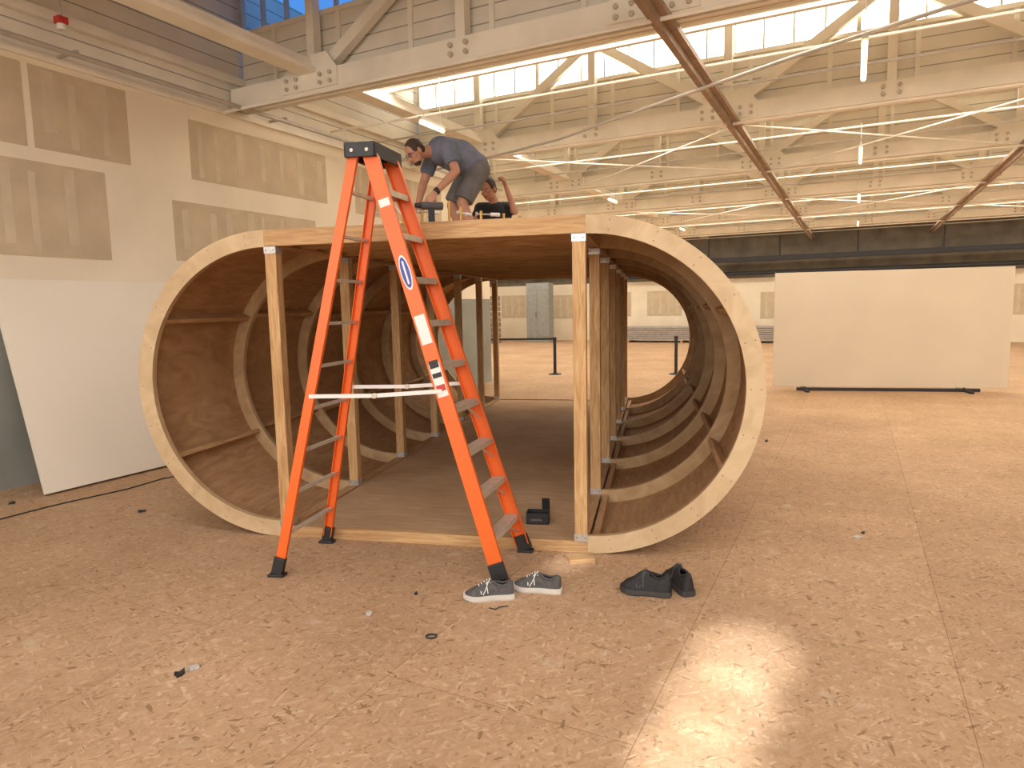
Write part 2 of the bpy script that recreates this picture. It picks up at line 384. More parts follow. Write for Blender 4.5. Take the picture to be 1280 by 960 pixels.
# unseen spots added to throw the bright patches on the floor
t=MB(); t.box(-1.8,.2,-1.22,-1.18,5.24,5.3,'black')
sp_pos=[V((-.75,-1.2,5.02)),V((-.45,-1.2,5.02)),V((-.15,-1.2,5.02)),V((-1.6,-1.2,5.02))]
sp_tgt=[V((-.44,3.35,0)),V((-.48,2.9,0)),V((-.50,2.45,0)),V((-1.70,4.13,0))]
for p_,q_ in zip(sp_pos,sp_tgt):
    d_=(q_-p_).normalized(); t.cyl(p_-d_*.17,p_-d_*.01,.05,'black',n=16); t.cyl(p_-d_*.12,(p_.x,p_.y,5.25),.012,'black')
t.build('added_spot_housing',RM)
for i,(p_,q_) in enumerate(zip(sp_pos,sp_tgt)):
    L=bpy.data.lights.new('spot','SPOT'); L.energy=(3300,3600,3300,1700)[i]; L.color=(.90,.95,1.0); L.spot_size=math.radians(5.8 if i<3 else 3.0); L.spot_blend=1.0; L.shadow_soft_size=.03
    o=bpy.data.objects.new('floor_patch_spot',L); scene.collection.objects.link(o)
    d_=(q_-p_).normalized(); qn=d_.to_track_quat('-Z','Y').to_matrix().to_4x4()
    o.matrix_world=RM@Matrix.Translation(p_)@qn
for x,k in ((-6.25,'white'),(-1.75,'steel'),(2.65,'steel'),(7.05,'steel'),(11.4,'steel')):
    t=MB()
    if k=='white':
        t.box(x-.05,x+.05,YB,YF,4.76,4.9,k); t.box(x-.13,x+.13,YB,YF,4.72,4.78,k)
    else:
        t.box(x-.10,x+.10,YB,YF,4.44,4.5,k); t.box(x-.025,x+.025,YB,YF,4.36,4.5,k)
    t.build('longitudinal_beam',RM)
t=MB(); t.cyl((-7.3,YB,4.46),(-7.3,YE,4.42),.028,'pipe')
for y in (1.5,4.5,7.4,10.5,13): t.box(-7.62,-7.28,y,y+.03,4.46,4.49,'pipe')
t.build('wall_conduit',RM)
t=MB()
for yp in PL[1:]:
    xl=XL if yp<YE else XW
    t.cyl((xl+.02,yp-.32,4.42),(XR-.02,yp-.32,4.42),.022,'white',n=8); t.cyl((xl+.02,yp+1.8,4.62),(XR-.02,yp+1.8,4.62),.018,'white',n=8)
    t.cyl((xl+.02,yp+2.6,4.58),(XR-.02,yp+2.6,4.58),.015,'pipe',n=8)
t.build('sprinkler_pipe_run',RM)
t=MB(); t.tube([(-7.2,11.05,4.36),(-5.6,10.6,4.36),(-4.2,10.0,4.33),(-2.8,9.2,4.33),(-.68,8.05,4.33),(.73,7.4,4.33),(4,6.2,4.33),(8,4.6,4.33)],.022,'pipe')
t.build('overhead_pipe',RM)
t=MB()
for (x0,x1) in ((-6.25,-1.75),(-1.75,2.65),(2.65,7.05)):
    for i in range(1,6):
        if i%2==0 or x0>0: t.cyl((x0,PL[i],4.48),(x1,PL[i+1],4.48),.014,'white',n=6)
        if i%2==0: t.cyl((x1,PL[i],4.46),(x0,PL[i+1],4.46),.014,'white',n=6)
t.build('cross_bracing_rods',RM)
for x,ys_,ln in ((-5.15,(7.6,15.2,22.4),.6),(0.0,(7.5,12.6,18.0,24.0),1.25),(5.2,(7.5,14.9,22.4),.6)):
    for y in ys_:
        t=MB(); t.box(x-.03,x+.03,y,y+ln,4.215,4.25,'fixture'); t.cyl((x,y+.03,4.185),(x,y+ln-.03,4.185),.028,'tube')
        t.cyl((x,y+.1,4.25),(x,y+.1,4.62),.005,'pipe',n=5); t.cyl((x,y+ln-.1,4.25),(x,y+ln-.1,4.9),.005,'pipe',n=5)
        t.build('hanging_fluorescent_light',RM)
t=MB(); t.box(-7.44,-7.34,4.39,4.49,4.74,4.81,'red'); t.cyl((-7.39,4.44,4.68),(-7.39,4.44,4.74),.045,'whitep'); t.cyl((-7.39,4.44,4.81),(-7.39,4.44,5.2),.012,'pipe')
t.build('fire_alarm_strobe',RM,bevel=.008)

t=MB(); H=2.12; dx=.60
vs=[]
for y in (3.64,7.30):
    for (x,z) in ((-7.03,.012),(-7.03-dx,H),(-7.03-dx+.045,H+.012),(-6.985,.025)):
        vs.append(V((x,y,z)))
t.add(vs,[(0,3,2,1),(4,5,6,7),(0,1,5,4),(1,2,6,5),(2,3,7,6),(3,0,4,7)],'panelw')
t.build('leaning_white_panel',RM)
FM=Matrix.Translation((5.2,13.32,0))@rotz(-13.6)
e=empty('freestanding_white_panel',FM)
t=MB(); t.box(0,4.10,-.02,.02,.08,2.31,'panelf'); t.build('board',parent=e,bevel=.004)
t=MB(); t.box(.45,3.65,-.03,.03,0,.06,'blackm')
for x in (.6,3.4):
    t.box(x-.03,x+.03,-.35,.35,0,.04,'blackm'); t.box(x-.02,x+.02,.02,.05,.04,1.6,'blackm')
t.build('base_frame',parent=e)

def stanchion(x,y):
    e=empty('belt_stanchion',Matrix.Translation((x,y,0)))
    t=MB(); t.cyl((0,0,0),(0,0,.03),.17,'black',r1=.15,n=24); t.cyl((0,0,.03),(0,0,.05),.06,'black',n=16); t.cyl((0,0,.03),(0,0,.9),.040,'black',n=16)
    t.cyl((0,0,.88),(0,0,.96),.05,'black',n=16); t.build('post',parent=e,smooth=False); return e
s1=stanchion(1.12,17.3); s2=stanchion(4.1,16.7); s3=stanchion(-1.6,17.8)
t=MB(); t.beam((.04,.0,.92),(-2.72,.5,.92),.004,.05,'black'); t.build('belt',parent=s1)

e=empty('stacked_blocks',RM@Matrix.Translation((-17.6,29.0,0)))
t=MB()
for i in range(4):
    for j in range(9):
        t.box(i*.5,i*.5+.46,0,.6,j*.26+.0,j*.26+.22,'crate')
t.build('blocks',parent=e)
t=MB(); t.box(-14.5,-13.3,30.2,30.8,.0,2.9,'cab'); t.box(-14.4,-13.95,30.18,30.2,.3,2.6,'cab'); t.box(-13.85,-13.4,30.18,30.2,.3,2.6,'cab'); t.box(-13.98,-13.96,30.14,30.18,1.2,1.5,'black')
t.build('electrical_cabinet',RM,bevel=.01)
t=MB()
for j in range(7): t.box(-10+random.uniform(0,.2),-1.6-random.uniform(0,.2),30.6,31.8,.1+j*.09,.1+j*.09+.07,'gyp')
for x in (-9.5,-7,-4.5,-2.3): t.box(x,x+.1,30.6,31.8,0,.1,'stud2')
t.build('drywall_sheet_stack',RM)
t=MB(); 
for (z0,z1) in ((.05,.18),(.24,.37),(.43,.56),(.62,.75)): t.box(0,1.2,0,.03,z0,z1,'stud2'); t.box(0,.03,0,.9,z0,z1,'stud2'); t.box(1.17,1.2,0,.9,z0,z1,'stud2'); t.box(0,1.2,.87,.9,z0,z1,'stud2')
for x in (.03,1.09):
    for y in (.03,.79): t.box(x,x+.08,y,y+.08,0,.8,'stud2')
t.box(0,1.2,0,.9,.02,.05,'stud2'); t.build('slatted_crate',RM@Matrix.Translation((4.9,22.5,0)))

# ------------------------------------------------------------------ tunnel
W=2.40; R=1.18; Lt=7.32; SP=1.22
tun=empty('oval_plywood_tunnel',TM)
pi=math.pi
b=MB()
for i in range(7):
    y0=i*SP if i else 0; y1=y0+.045
    if i==6: y0=Lt-.045; y1=Lt
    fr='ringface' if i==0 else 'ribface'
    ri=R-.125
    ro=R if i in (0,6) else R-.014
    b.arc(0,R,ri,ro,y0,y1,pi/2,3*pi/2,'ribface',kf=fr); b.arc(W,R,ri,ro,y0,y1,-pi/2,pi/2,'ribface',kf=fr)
    if 0<i<6:
        b.arc(0,R,ri+.03,ro,y0+.045,y0+.08,pi/2,3*pi/2,'ribface'); b.arc(W,R,ri+.03,ro,y0+.045,y0+.08,-pi/2,pi/2,'ribface')
b.build('ribs',parent=tun)
b=MB()
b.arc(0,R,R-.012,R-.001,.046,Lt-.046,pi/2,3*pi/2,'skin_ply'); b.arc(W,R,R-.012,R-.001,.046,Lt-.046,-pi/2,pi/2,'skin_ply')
b.build('curved_skin',parent=tun)
b=MB()
for sgn,cx in ((-1,0),(1,W)):
    for ang in (28,-32):
        a=math.radians(ang)
        for i in range(6):
            a2=a+(.0 if (i%2==0) else .03)
            c=V((cx+sgn*(R-.055)*math.cos(a2),0,R+(R-.055)*math.sin(a2))); rad=V((sgn*math.cos(a2),0,math.sin(a2)))
            b.beam((c.x,i*SP+.08,c.z),(c.x,(i+1)*SP-.002,c.z),.085,.038,'stud3',side=rad)
b.build('purlins',parent=tun)
b=MB()
for cx,s0 in ((0,pi/2),(W,-pi/2)):
    for i in range(11):
        t=s0+pi*(i+.5)/11
        for rr_ in (R-.03,R-.095): b.cyl((cx+rr_*math.cos(t),-.0015,R+rr_*math.sin(t)),(cx+rr_*math.cos(t),.001,R+rr_*math.sin(t)),.006,'steel',n=8)
b.build('ring_screws',parent=tun)
b=MB(); br=MB()
pz0,pz1=.085,2*R-.125
for i in range(7):
    y=i*SP if i<6 else Lt-.09
    for x in (.045,W-.045):
        b.box(x-.045,x+.045,y+.002,y+.088,pz0,pz1,'stud')
        for (z0,z1) in ((pz0,pz0+.05),(pz1-.05,pz1+.0)):
            br.box(x-.048,x+.048,y-.002,y+.002,z0,z1,'galv'); br.box(x-.049,x-.045,y-.002,y+.088,z0,z1,'galv'); br.box(x+.045,x+.049,y-.002,y+.088,z0,z1,'galv')
            for sx in (-.03,.03): br.cyl((x+sx,y-.005,z0+.025),(x+sx,y-.002,z0+.025),.006,'steel',n=6)
b.build('posts',parent=tun,bevel=.003); br.build('post_brackets',parent=tun)
b=MB()
b.box(.0,W,.0,.045,.0,.083,'stud2'); b.box(.0,W,Lt-.045,Lt,0,.083,'stud2')
for i in range(1,6): b.box(0,W,i*SP,i*SP+.045,0,.05,'stud2')
b.box(0,W,0,.042,2*R-.122,2*R-.002,'stud2'); b.box(0,W,Lt-.042,Lt,2*R-.122,2*R-.002,'stud2')
y=.4
while y<Lt-.2: b.box(.0,W,y,y+.04,2*R-.112,2*R-.025,'stud2'); y+=.406
b.build('joists_and_sills',parent=tun,bevel=.003)
b=MB()
for x in (.045,W-.045):
    b.box(x-.045,x+.045,.09,Lt-.05,.052,.084,'stud3'); b.box(x-.045,x+.045,.045,Lt-.05,2*R-.118,2*R-.113,'stud3')
b.box(W+.02,W+.07,.05,Lt-.05,.02,.085,'stud3')
b.build('longitudinal_plates',parent=tun)
b=MB(); b.box(0,W,.046,Lt-.046,.052,.068,'ply_floor'); b.build('inner_floor',parent=tun)
b=MB()
for i in range(6): b.box(-.02,W+.02,i*SP+.003,(i+1)*SP-.003,2*R-.02,2*R,'ply_floor')
b.build('top_deck',parent=tun)
DZ=2*R
t=MB(); t.box(-.08,.1,-.07,.05,0,.025,'stud2'); t.build('wood_shim',Matrix.Translation((.44,4.50,0))@rotz(8))

# ------------------------------------------------------------------ ladder
lad=empty('orange_stepladder')
wd=V((.27,.963,0)).normalized()
TC=V((-.872,4.53,2.745)); sd=V((.988,-.152,0)).normalized()
FN,FF=V((-.097,4.13,0)),V((.074,4.67,0)); RN,RF=V((-1.589,4.31,0)),V((-1.428,4.943,0))
tn=TC-wd*.165; tf=TC+wd*.165
SN,SF=tn+sd*.045,tf+sd*.045; BN,BF=tn-sd*.055,tf-sd*.055
t=MB()
def chan(p0,p1,w,d,side,outn):
    ax=(p1-p0).normalized(); s_=(side-ax*side.dot(ax)).normalized(); n_=(outn-ax*outn.dot(ax)-s_*outn.dot(s_)).normalized()
    t.beam(p0,p1,w,.006,'orange',side=s_)
    for q in (-1,1):
        o=s_*q*(w/2-.003)-n_*(d/2)
        t.beam(p0+o,p1+o,.006,d,'orange',side=s_)
def lerp(a,c,z): 
    k=(z-a.z)/(c.z-a.z); return a+(c-a)*k
chan(lerp(FN,SN,.06),SN,.096,.036,sd,-wd); chan(lerp(FF,SF,.06),SF,.096,.036,sd,wd)
chan(lerp(RN,BN,.06),BN,.064,.028,sd,-wd); chan(lerp(RF,BF,.06),BF,.064,.028,sd,wd)
t.build('rails',parent=lad,bevel=.002)
t=MB()
for i in range(1,10):
    z=i*.278
    a=lerp(FN,SN,z)+wd*.012; c=lerp(FF,SF,z)-wd*.012
    t.beam(a,c,.088,.012,'alu',side=sd)
    t.beam(a+sd*.042-V((0,0,.014)),c+sd*.042-V((0,0,.014)),.005,.034,'alu',side=sd)
    t.beam(a-sd*.042-V((0,0,.014)),c-sd*.042-V((0,0,.014)),.005,.034,'alu',side=sd)
    for q in range(-3,4): t.beam(a+sd*q*.012+V((0,0,.007)),c+sd*q*.012+V((0,0,.007)),.004,.004,'alu',side=sd)
    if i<=4:
        t.beam(lerp(FN,SN,z-.13)+wd*.012,a+(c-a)*.33-V((0,0,.02)),.02,.004,'alu',side=sd); t.beam(lerp(FF,SF,z-.13)-wd*.012,c+(a-c)*.33-V((0,0,.02)),.02,.004,'alu',side=sd)
    a=lerp(RN,BN,z)+wd*.01; c=lerp(RF,BF,z)-wd*.01
    t.beam(a,c,.026,.02,'alu',side=sd)
t.build('treads_and_rear_bars',parent=lad)
t=MB()
for r0,r1,s0,s1,o in ((RN,BN,FN,SN,-wd*.008),(RF,BF,FF,SF,wd*.008)):
    p=lerp(r0,r1,1.20)+o; q=lerp(s0,s1,1.23)+o; m=(p+q)/2+V((0,0,-.012))
    t.beam(p,m,.006,.026,'whitep',side=wd); t.beam(m,q,.006,.026,'whitep',side=wd); t.cyl(m-wd*.01,m+wd*.01,.018,'alu')
t.build('spreaders',parent=lad)
t=MB()
cm=Matrix.Translation(TC)@Matrix(((sd.x,wd.x,0,0),(sd.y,wd.y,0,0),(0,0,1,0),(0,0,0,1)))
t.box(-.10,.10,-.20,.20,.035,.05,'black',cm); t.box(-.10,-.088,-.20,.20,-.04,.036,'black',cm); t.box(.088,.10,-.20,.20,-.04,.036,'black',cm)
t.box(-.10,.10,-.20,-.185,-.04,.036,'black',cm); t.box(-.10,.10,.185,.20,-.04,.036,'black',cm)
for y in (-.12,0,.12): t.cyl(cm@V((.03,y,.05)),cm@V((.03,y,.054)),.016,'alu')
for y in (-.15,.15): t.cyl(cm@V((-.105,y,0)),cm@V((-.098,y,0)),.014,'alu')
for x in (-.05,.05): t.cyl(cm@V((x,-.206,0)),cm@V((x,-.198,0)),.012,'alu')
t.build('top_cap',parent=lad,bevel=.008)
t=MB()
for p,tt in ((FN,SN),(FF,SF),(RN,BN),(RF,BF)):
    dirn=(tt-p).normalized()
    t.beam(p+V((0,0,.018)),p+dirn*.13,.10 if p in (FN,FF) else .075,.045,'black',side=sd)
    t.box(-.055,.055,-.03,.03,0,.02,'black',Matrix.Translation(p)@Matrix(((sd.x,wd.x,0,0),(sd.y,wd.y,0,0),(0,0,1,0),(0,0,0,1))))
t.build('feet',parent=lad,bevel=.004)
t=MB(); ax=(SN-FN).normalized(); s_=(sd-ax*sd.dot(ax)).normalized(); nn=ax.cross(s_); 
if nn.dot(wd)>0: nn=-nn
def label(z,h,w,k,o=.004):
    p=lerp(FN,SN,z)+nn*o; t.beam(p-ax*h/2,p+ax*h/2,w,.002,k,side=s_)
label(1.62,.19,.07,'whitep'); label(1.30,.22,.07,'whitep'); label(1.40,.05,.06,'black',.006); label(1.33,.03,.06,'black',.006); label(1.25,.04,.06,'red',.006)
p=lerp(FN,SN,1.98); 
rotm=Matrix((s_,nn,ax)).transposed()
t.ell(p+nn*.004,(.034,.002,.115),'whitep',rotm); t.ell(p+nn*.006,(.027,.002,.10),'blue',rotm); t.beam(p+nn*.0085-ax*.075,p+nn*.0085+ax*.075,.012,.001,'whitep',side=s_)
label(2.42,.05,.07,'whitep')
t.build('labels',parent=lad)

# ------------------------------------------------------------------ shoes
def shoe(name,x,y,ang,up_k,sole_k,acc,hs=1.15,ws=1.1):
    e=empty(name,Matrix.Translation((x,y,0))@rotz(ang))
    Ls=.30; N=22
    def interp(pts,t):
        for (a,u),(c,w) in zip(pts,pts[1:]):
            if a<=t<=c: return u+(w-u)*(t-a)/(c-a)
        return pts[-1][1]
    def hw(t): return ws*interp([(0,.022),(.04,.030),(.15,.036),(.35,.034),(.5,.038),(.7,.050),(.85,.047),(.95,.032),(1,.010)],t)
    def ht(t): return hs*interp([(0,.085),(.06,.098),(.2,.084),(.38,.094),(.5,.104),(.6,.092),(.75,.066),(.9,.050),(1,.028)],t)
    m=MB(); n=14; vs=[];fs=[]
    for i in range(N+1):
        t=i/N; w=hw(t); h=ht(t); xx=(t-.5)*Ls; 
        for j in range(n+1):
            a=pi*j/n; yy=w*math.copysign(abs(math.cos(a))**.6,math.cos(a)); zz=.022+(h-.022)*math.sin(a)**.75
            yy*= (1-.25*(zz-.022)/.08) 
            vs.append((xx,yy,zz))
    for i in range(N):
        t=(i+.5)/N
        for j in range(n):
            if .07<t<.40 and n*.30<j+.5<n*.70: continue
            fs.append((i*(n+1)+j,(i+1)*(n+1)+j,(i+1)*(n+1)+j+1,i*(n+1)+j+1))
    fs.append(tuple(range(n+1))); fs.append(tuple(N*(n+1)+j for j in range(n,-1,-1)))
    m.add(vs,fs,up_k)
    m.build('upper',parent=e,smooth=True)
    m=MB(); vs=[]
    for i in range(N+1):
        t=i/N
        for q in (-1,1): vs.append(((t-.5)*Ls*.96,q*hw(t)*.8,.055 if t<.6 else .045))
    m.add(vs,[(2*i,2*i+2,2*i+3,2*i+1) for i in range(N)],'black'); m.build('insole',parent=e,recalc=False)
    m=MB(); vs=[];ring=[]
    for i in range(N+1): ring.append(((i/N-.5)*(Ls+.01),hw(i/N)+.004))
    loop=[(a,c) for a,c in ring]+[(a,-c) for a,c in reversed(ring)]
    K=len(loop)
    for z_,g in ((0.0,.0),(.010,.003),(.028,.002),(.034,-.001)):
        for (a,c) in loop:
            toe=.012*max(0,(a/Ls+.5-.8)/.2) if z_<.02 else .006*max(0,(a/Ls+.5-.8)/.2)
            vs.append((a,c+math.copysign(g,c),z_+toe))
    fs=[]
    for l in range(3):
        for j in range(K): fs.append((l*K+j,l*K+(j+1)%K,(l+1)*K+(j+1)%K,(l+1)*K+j))
    fs.append(tuple(range(K-1,-1,-1))); fs.append(tuple(3*K+j for j in range(K)))
    m.add(vs,fs,sole_k); m.build('sole',parent=e)
    m=MB()
    pts=[]
    for j in range(17):
        a=2*pi*j/16; tt=.235+.165*math.cos(a); pts.append(((tt-.5)*Ls,.023*ws*math.sin(a),ht(tt)-.004-.008*abs(math.sin(a))))
    m.tube(pts,.007,up_k)
    for j in range(5):
        t=.47+j*.055; h=ht(t); m.tube([((t-.5)*Ls,-.022,h-.012),((t-.5)*Ls+.004,0,h+.003),((t-.5)*Ls,.022,h-.012)],.0028,acc)
    for q in (-1,1):
        m.tube([(-.01,0,ht(.47)+.004),(.0,q*.02,ht(.47)+.002),(.02,q*.04,.07),(.035,q*.055,.045)],.0024,acc)
        for tq in (.55,.68): m.tube([((tq-.5)*Ls,q*.018,ht(tq)-.004),((tq-.53)*Ls,q*hw(tq)*.97,.05)],.003,acc)
    m.build('collar_and_laces',parent=e)
    return e
shoe('grey_sneaker',-.165,3.90,183,'shoegrey','sole','whitep'); shoe('grey_sneaker.001',.13,4.0,165,'shoegrey','sole','whitep')
shoe('black_sneaker',.79,3.93,160,'shoeblack','soleb','laceb',1.45,1.25); shoe('black_sneaker.001',1.01,4.01,102,'shoeblack','soleb','laceb',1.45,1.25)

t=MB(); X=Matrix.Translation((.185,5.12,.070))@rotz(-8)@Matrix.Scale(.88,4)
t.box(-.1,.1,-.07,.07,0,.006,'black',X); t.box(-.1,-.094,-.07,.07,0,.10,'black',X); t.box(.094,.1,-.07,.07,0,.10,'black',X); t.box(-.1,.1,-.07,-.064,0,.10,'black',X); t.box(-.1,.1,.064,.07,0,.10,'black',X)
t.box(.03,.1,-.003,.003,0,.11,'black',X@Matrix.Translation((0,.067,.10))@Matrix.Rotation(.25,4,'X')); t.box(-.06,.04,-.073,-.0705,.03,.05,'laceb',X)
t.build('black_cardboard_box')

# ------------------------------------------------------------------ debris, cable
t=MB(); t.tube([(-5.2,5.2,.006),(-4.48,5.68,.006),(-4.3,6.05,.006),(-4.13,6.30,.006),(-3.9,6.62,.006),(-3.75,7.02,.006),(-3.5,7.3,.006),(-3.2,7.9,.006)],.006,'black'); t.build('extension_cord')
def scrap(name,x,y,s,k,seed,h=.006):
    n=7; t=MB(); vs=[]
    for z in (0,h):
        rr=random.Random(seed)
        for i in range(n):
            a=2*pi*i/n; r=s*rr.uniform(.55,1.1); vs.append((r*math.cos(a),r*.7*math.sin(a),z+ (rr.uniform(0,.012) if z else 0)))
    fs=[tuple(range(n-1,-1,-1)),tuple(range(n,2*n))]+[(i,(i+1)%n,n+(i+1)%n,n+i) for i in range(n)]
    t.add(vs,fs,k); t.build(name,Matrix.Translation((x,y,0))@rotz(seed*37))
scrap('crumpled_wrapper',-1.604,3.155,.035,'paper',1); scrap('crumpled_wrapper.001',-1.65,3.10,.032,'black',2,.01)
scrap('paper_scrap',-.857,3.72,.028,'paper',3); scrap('paper_scrap.001',2.54,4.82,.042,'paper',4)
scrap('plastic_chip',-3.33,5.84,.035,'black',5,.012); scrap('plastic_chip.001',3.2,8.34,.03,'black',6,.015); scrap('plastic_chip.002',2.63,4.91,.02,'black',11)
scrap('wood_chip',-.62,3.98,.02,'black',12); scrap('paper_scrap.003',-4.75,6.2,.05,'black',8)
t=MB(); t.tube([(.028*math.cos(a*pi/8),.022*math.sin(a*pi/8),.005) for a in range(17)],.005,'blackm'); t.build('rubber_ring',Matrix.Translation((-.46,3.43,0)))
t=MB(); t.tube([(-.16,3.76,.004),(-.12,3.74,.004),(-.1,3.77,.004),(-.05,3.78,.004)],.003,'black'); t.build('loose_shoelace')

# ------------------------------------------------------------------ people
def cap(m,p0,p1,r0,r1,k,e0=True,e1=True,n=16):
    m.cyl(p0,p1,r0,k,r1=r1,n=n)
    if e0: m.ell(p0,(r0,r0,r0),k)
    if e1: m.ell(p1,(r1,r1,r1),k)
def remeshed(m,name,parent,vox,it=4):
    o=m.build(name,parent=parent)
    r=o.modifiers.new('r','REMESH'); r.mode='VOXEL'; r.voxel_size=vox; r.use_smooth_shade=True
    s=o.modifiers.new('s','SMOOTH'); s.factor=.5; s.iterations=it
    return o
def frame(fwd,upv):
    f=V(fwd).normalized(); u=V(upv); u=(u-f*u.dot(f)).normalized(); r=f.cross(u)
    return Matrix(((r.x,f.x,u.x,0),(r.y,f.y,u.y,0),(r.z,f.z,u.z,0),(0,0,0,1)))
def head(mb,extra,pos,fwd,upv,beard=False,glasses=False):
    Fm=Matrix.Translation(pos)@frame(fwd,upv); R3=Fm.to_3x3()
    def P(x,y,z): return Fm@V((x,y,z))
    mb.ell(P(0,-.008,.028),(.077,.097,.098),'skin',R3); mb.ell(P(0,.030,-.045),(.058,.062,.062),'skin',R3); mb.ell(P(0,.058,-.082),(.028,.026,.024),'skin',R3)
    mb.ell(P(0,.075,.032),(.05,.018,.014),'skin',R3)
    cap(mb,P(0,.088,.018),P(0,.108,-.022),.008,.013,'skin'); mb.ell(P(-.012,.098,-.024),(.009,.01,.008),'skin',R3); mb.ell(P(.012,.098,-.024),(.009,.01,.008),'skin',R3)
    for q in (-1,1):
        mb.ell(P(q*.08,-.005,-.005),(.010,.020,.032),'skin',R3); mb.ell(P(q*.042,.062,-.02),(.022,.022,.02),'skin',R3)
        extra.ell(P(q*.031,.084,.010),(.012,.007,.007),'whitep',R3); extra.ell(P(q*.031,.089,.010),(.006,.004,.006),'eye',R3)
        extra.ell(P(q*.032,.088,.030),(.017,.006,.004),'hair',R3)
    extra.ell(P(0,.091,-.052),(.023,.006,.006),'lip',R3)
    hm=MB()
    hm.ell(P(0,-.022,.045),(.084,.098,.093),'hair',R3); hm.ell(P(0,-.055,.0),(.074,.058,.075),'hair',R3)
    for q in (-1,1): hm.ell(P(q*.068,.008,.035),(.014,.04,.035),'hair',R3)
    if beard:
        hm.ell(P(0,.043,-.078),(.046,.044,.036),'hair',R3)
    if glasses:
        for q in (-1,1):
            pts=[P(q*.034+.022*math.cos(a*pi/8),.099,.010+.016*math.sin(a*pi/8)) for a in range(17)]; extra.tube(pts,.0022,'black',n=6)
            extra.tube([P(q*.056,.097,.014),P(q*.083,.02,.012),P(q*.084,-.01,.005)],.002,'black',n=6)
        extra.tube([P(-.012,.1,.012),P(.012,.1,.012)],.002,'black',n=6)
    return hm
def hand(mb,wrist,d,pn,thumb_side,curl=1.0):
    d=V(d).normalized(); pn=V(pn); pn=(pn-d*pn.dot(d)).normalized(); lat=d.cross(pn)*thumb_side
    w=V(wrist)
    lens=(.072,.082,.076,.060)
    for i in range(4):
        o=(1.5-i)*.0215
        kn=w+d*(.088-.006*abs(i-1))+lat*o
        cap(mb,w+d*.015+lat*o*.6,kn,.014,.0115,'skin',n=10)
        p=kn; ang=0; r=.0098
        for s,fr in enumerate((.45,.31,.24)):
            ang+=math.radians((28,42,30)[s]*curl*(1+.08*i))
            q=p+(d*math.cos(ang)+pn*math.sin(ang))*lens[i]*fr
            cap(mb,p,q,r,r*.92,'skin',n=10); p=q; r*=.92
    mb.ell(w+d*.045+pn*.004,(.034,.034,.018),'skin',Matrix((lat,d,pn)).transposed())
    a=w+d*.02+lat*.022; c=w+d*.05+lat*.052+pn*.012; e_=c+d*.032+lat*.008+pn*.022; f_=e_+d*.022+pn*.016-lat*.006
    cap(mb,a,c,.014,.012,'skin',n=10); cap(mb,c,e_,.0115,.010,'skin',n=10); cap(mb,e_,f_,.010,.009,'skin',n=10)

man=empty('man_bending')
f_=V((-.862,-.507,0)).normalized(); l_=V((-f_.y,f_.x,0))
pel=V((-.345,7.02,DZ+.79)); mid=V((-.47,6.98,DZ+.92)); che=V((-.66,6.90,DZ+.95)); nek=V((-.775,6.84,DZ+.93)); hd=V((-.875,6.77,DZ+.90))
SLf=che+V((-.01,0,-.02))+l_*.185; SRt=che+V((-.01,0,-.02))-l_*.185
ELf=V((-.50,6.66,DZ+.70)); WLf=V((-.70,6.56,DZ+.48)); ERt=V((-.86,7.05,DZ+.67)); WRt=V((-.90,6.88,DZ+.44))
HLf=pel+l_*.095+V((0,0,-.03)); HRt=pel-l_*.095+V((0,0,-.03))
KLf=V((-.46,6.84,DZ+.43)); KRt=V((-.58,7.08,DZ+.44)); ALf=V((-.34,6.88,DZ+.075)); ARt=V((-.44,7.12,DZ+.075))
sk_=MB(); ex=MB()
cap(sk_,HLf,KLf,.080,.055,'skin'); cap(sk_,HRt,KRt,.080,.055,'skin'); cap(sk_,KLf,KLf+(ALf-KLf)*.35,.054,.058,'skin'); cap(sk_,KLf+(ALf-KLf)*.35,ALf,.058,.036,'skin')
cap(sk_,KRt,KRt+(ARt-KRt)*.35,.054,.058,'skin'); cap(sk_,KRt+(ARt-KRt)*.35,ARt,.058,.036,'skin')
cap(sk_,pel,mid,.12,.115,'skin'); cap(sk_,mid,che,.115,.115,'skin'); cap(sk_,SLf,SRt,.06,.06,'skin'); cap(sk_,che,nek,.07,.06,'skin'); cap(sk_,nek,hd,.058,.055,'skin')
for S,E,Wr in ((SLf,ELf,WLf),(SRt,ERt,WRt)):
    cap(sk_,S,E,.052,.043,'skin'); cap(sk_,E,E+(Wr-E)*.3,.042,.043,'skin'); cap(sk_,E+(Wr-E)*.3,Wr,.043,.027,'skin')
hm=head(sk_,ex,hd+V((-.02,-.01,0)),(-.60,-.55,-.58),(-.62,-.25,.74),beard=True,glasses=True)
hand(sk_,WLf,(WLf-ELf)+V((0,0,-.05)),(-.2,.9,-.3),1); hand(sk_,WRt,(WRt-ERt)+V((0,0,-.05)),(.3,-.8,-.3),-1)
remeshed(sk_,'body',man,.0065,3); ex.build('face_details',parent=man,smooth=True); remeshed(hm,'hair',man,.008,2)
sh=MB()
cap(sh,pel+V((0,0,.02)),mid,.150,.150,'tshirt'); cap(sh,mid,che,.150,.140,'tshirt')
for q in (-1,1): cap(sh,pel+l_*q*.05+V((0,0,.02)),che+l_*q*.075,.135,.118,'tshirt')
cap(sh,SLf,SRt,.085,.085,'tshirt'); cap(sh,che,che+(nek-che)*.7,.115,.080,'tshirt',e1=False)
sh.ell(mid+V((-.02,-.02,-.06)),(.15,.17,.13),'tshirt')
for S,E in ((SLf,ELf),(SRt,ERt)): cap(sh,S,S+(E-S)*.68,.080,.074,'tshirt',e1=False)
remeshed(sh,'tshirt',man,.012,3)
so=MB()
cap(so,pel-V((0,0,.0)),pel+V((-.03,0,.03)),.145,.145,'shorts'); cap(so,HLf,HRt,.125,.125,'shorts')
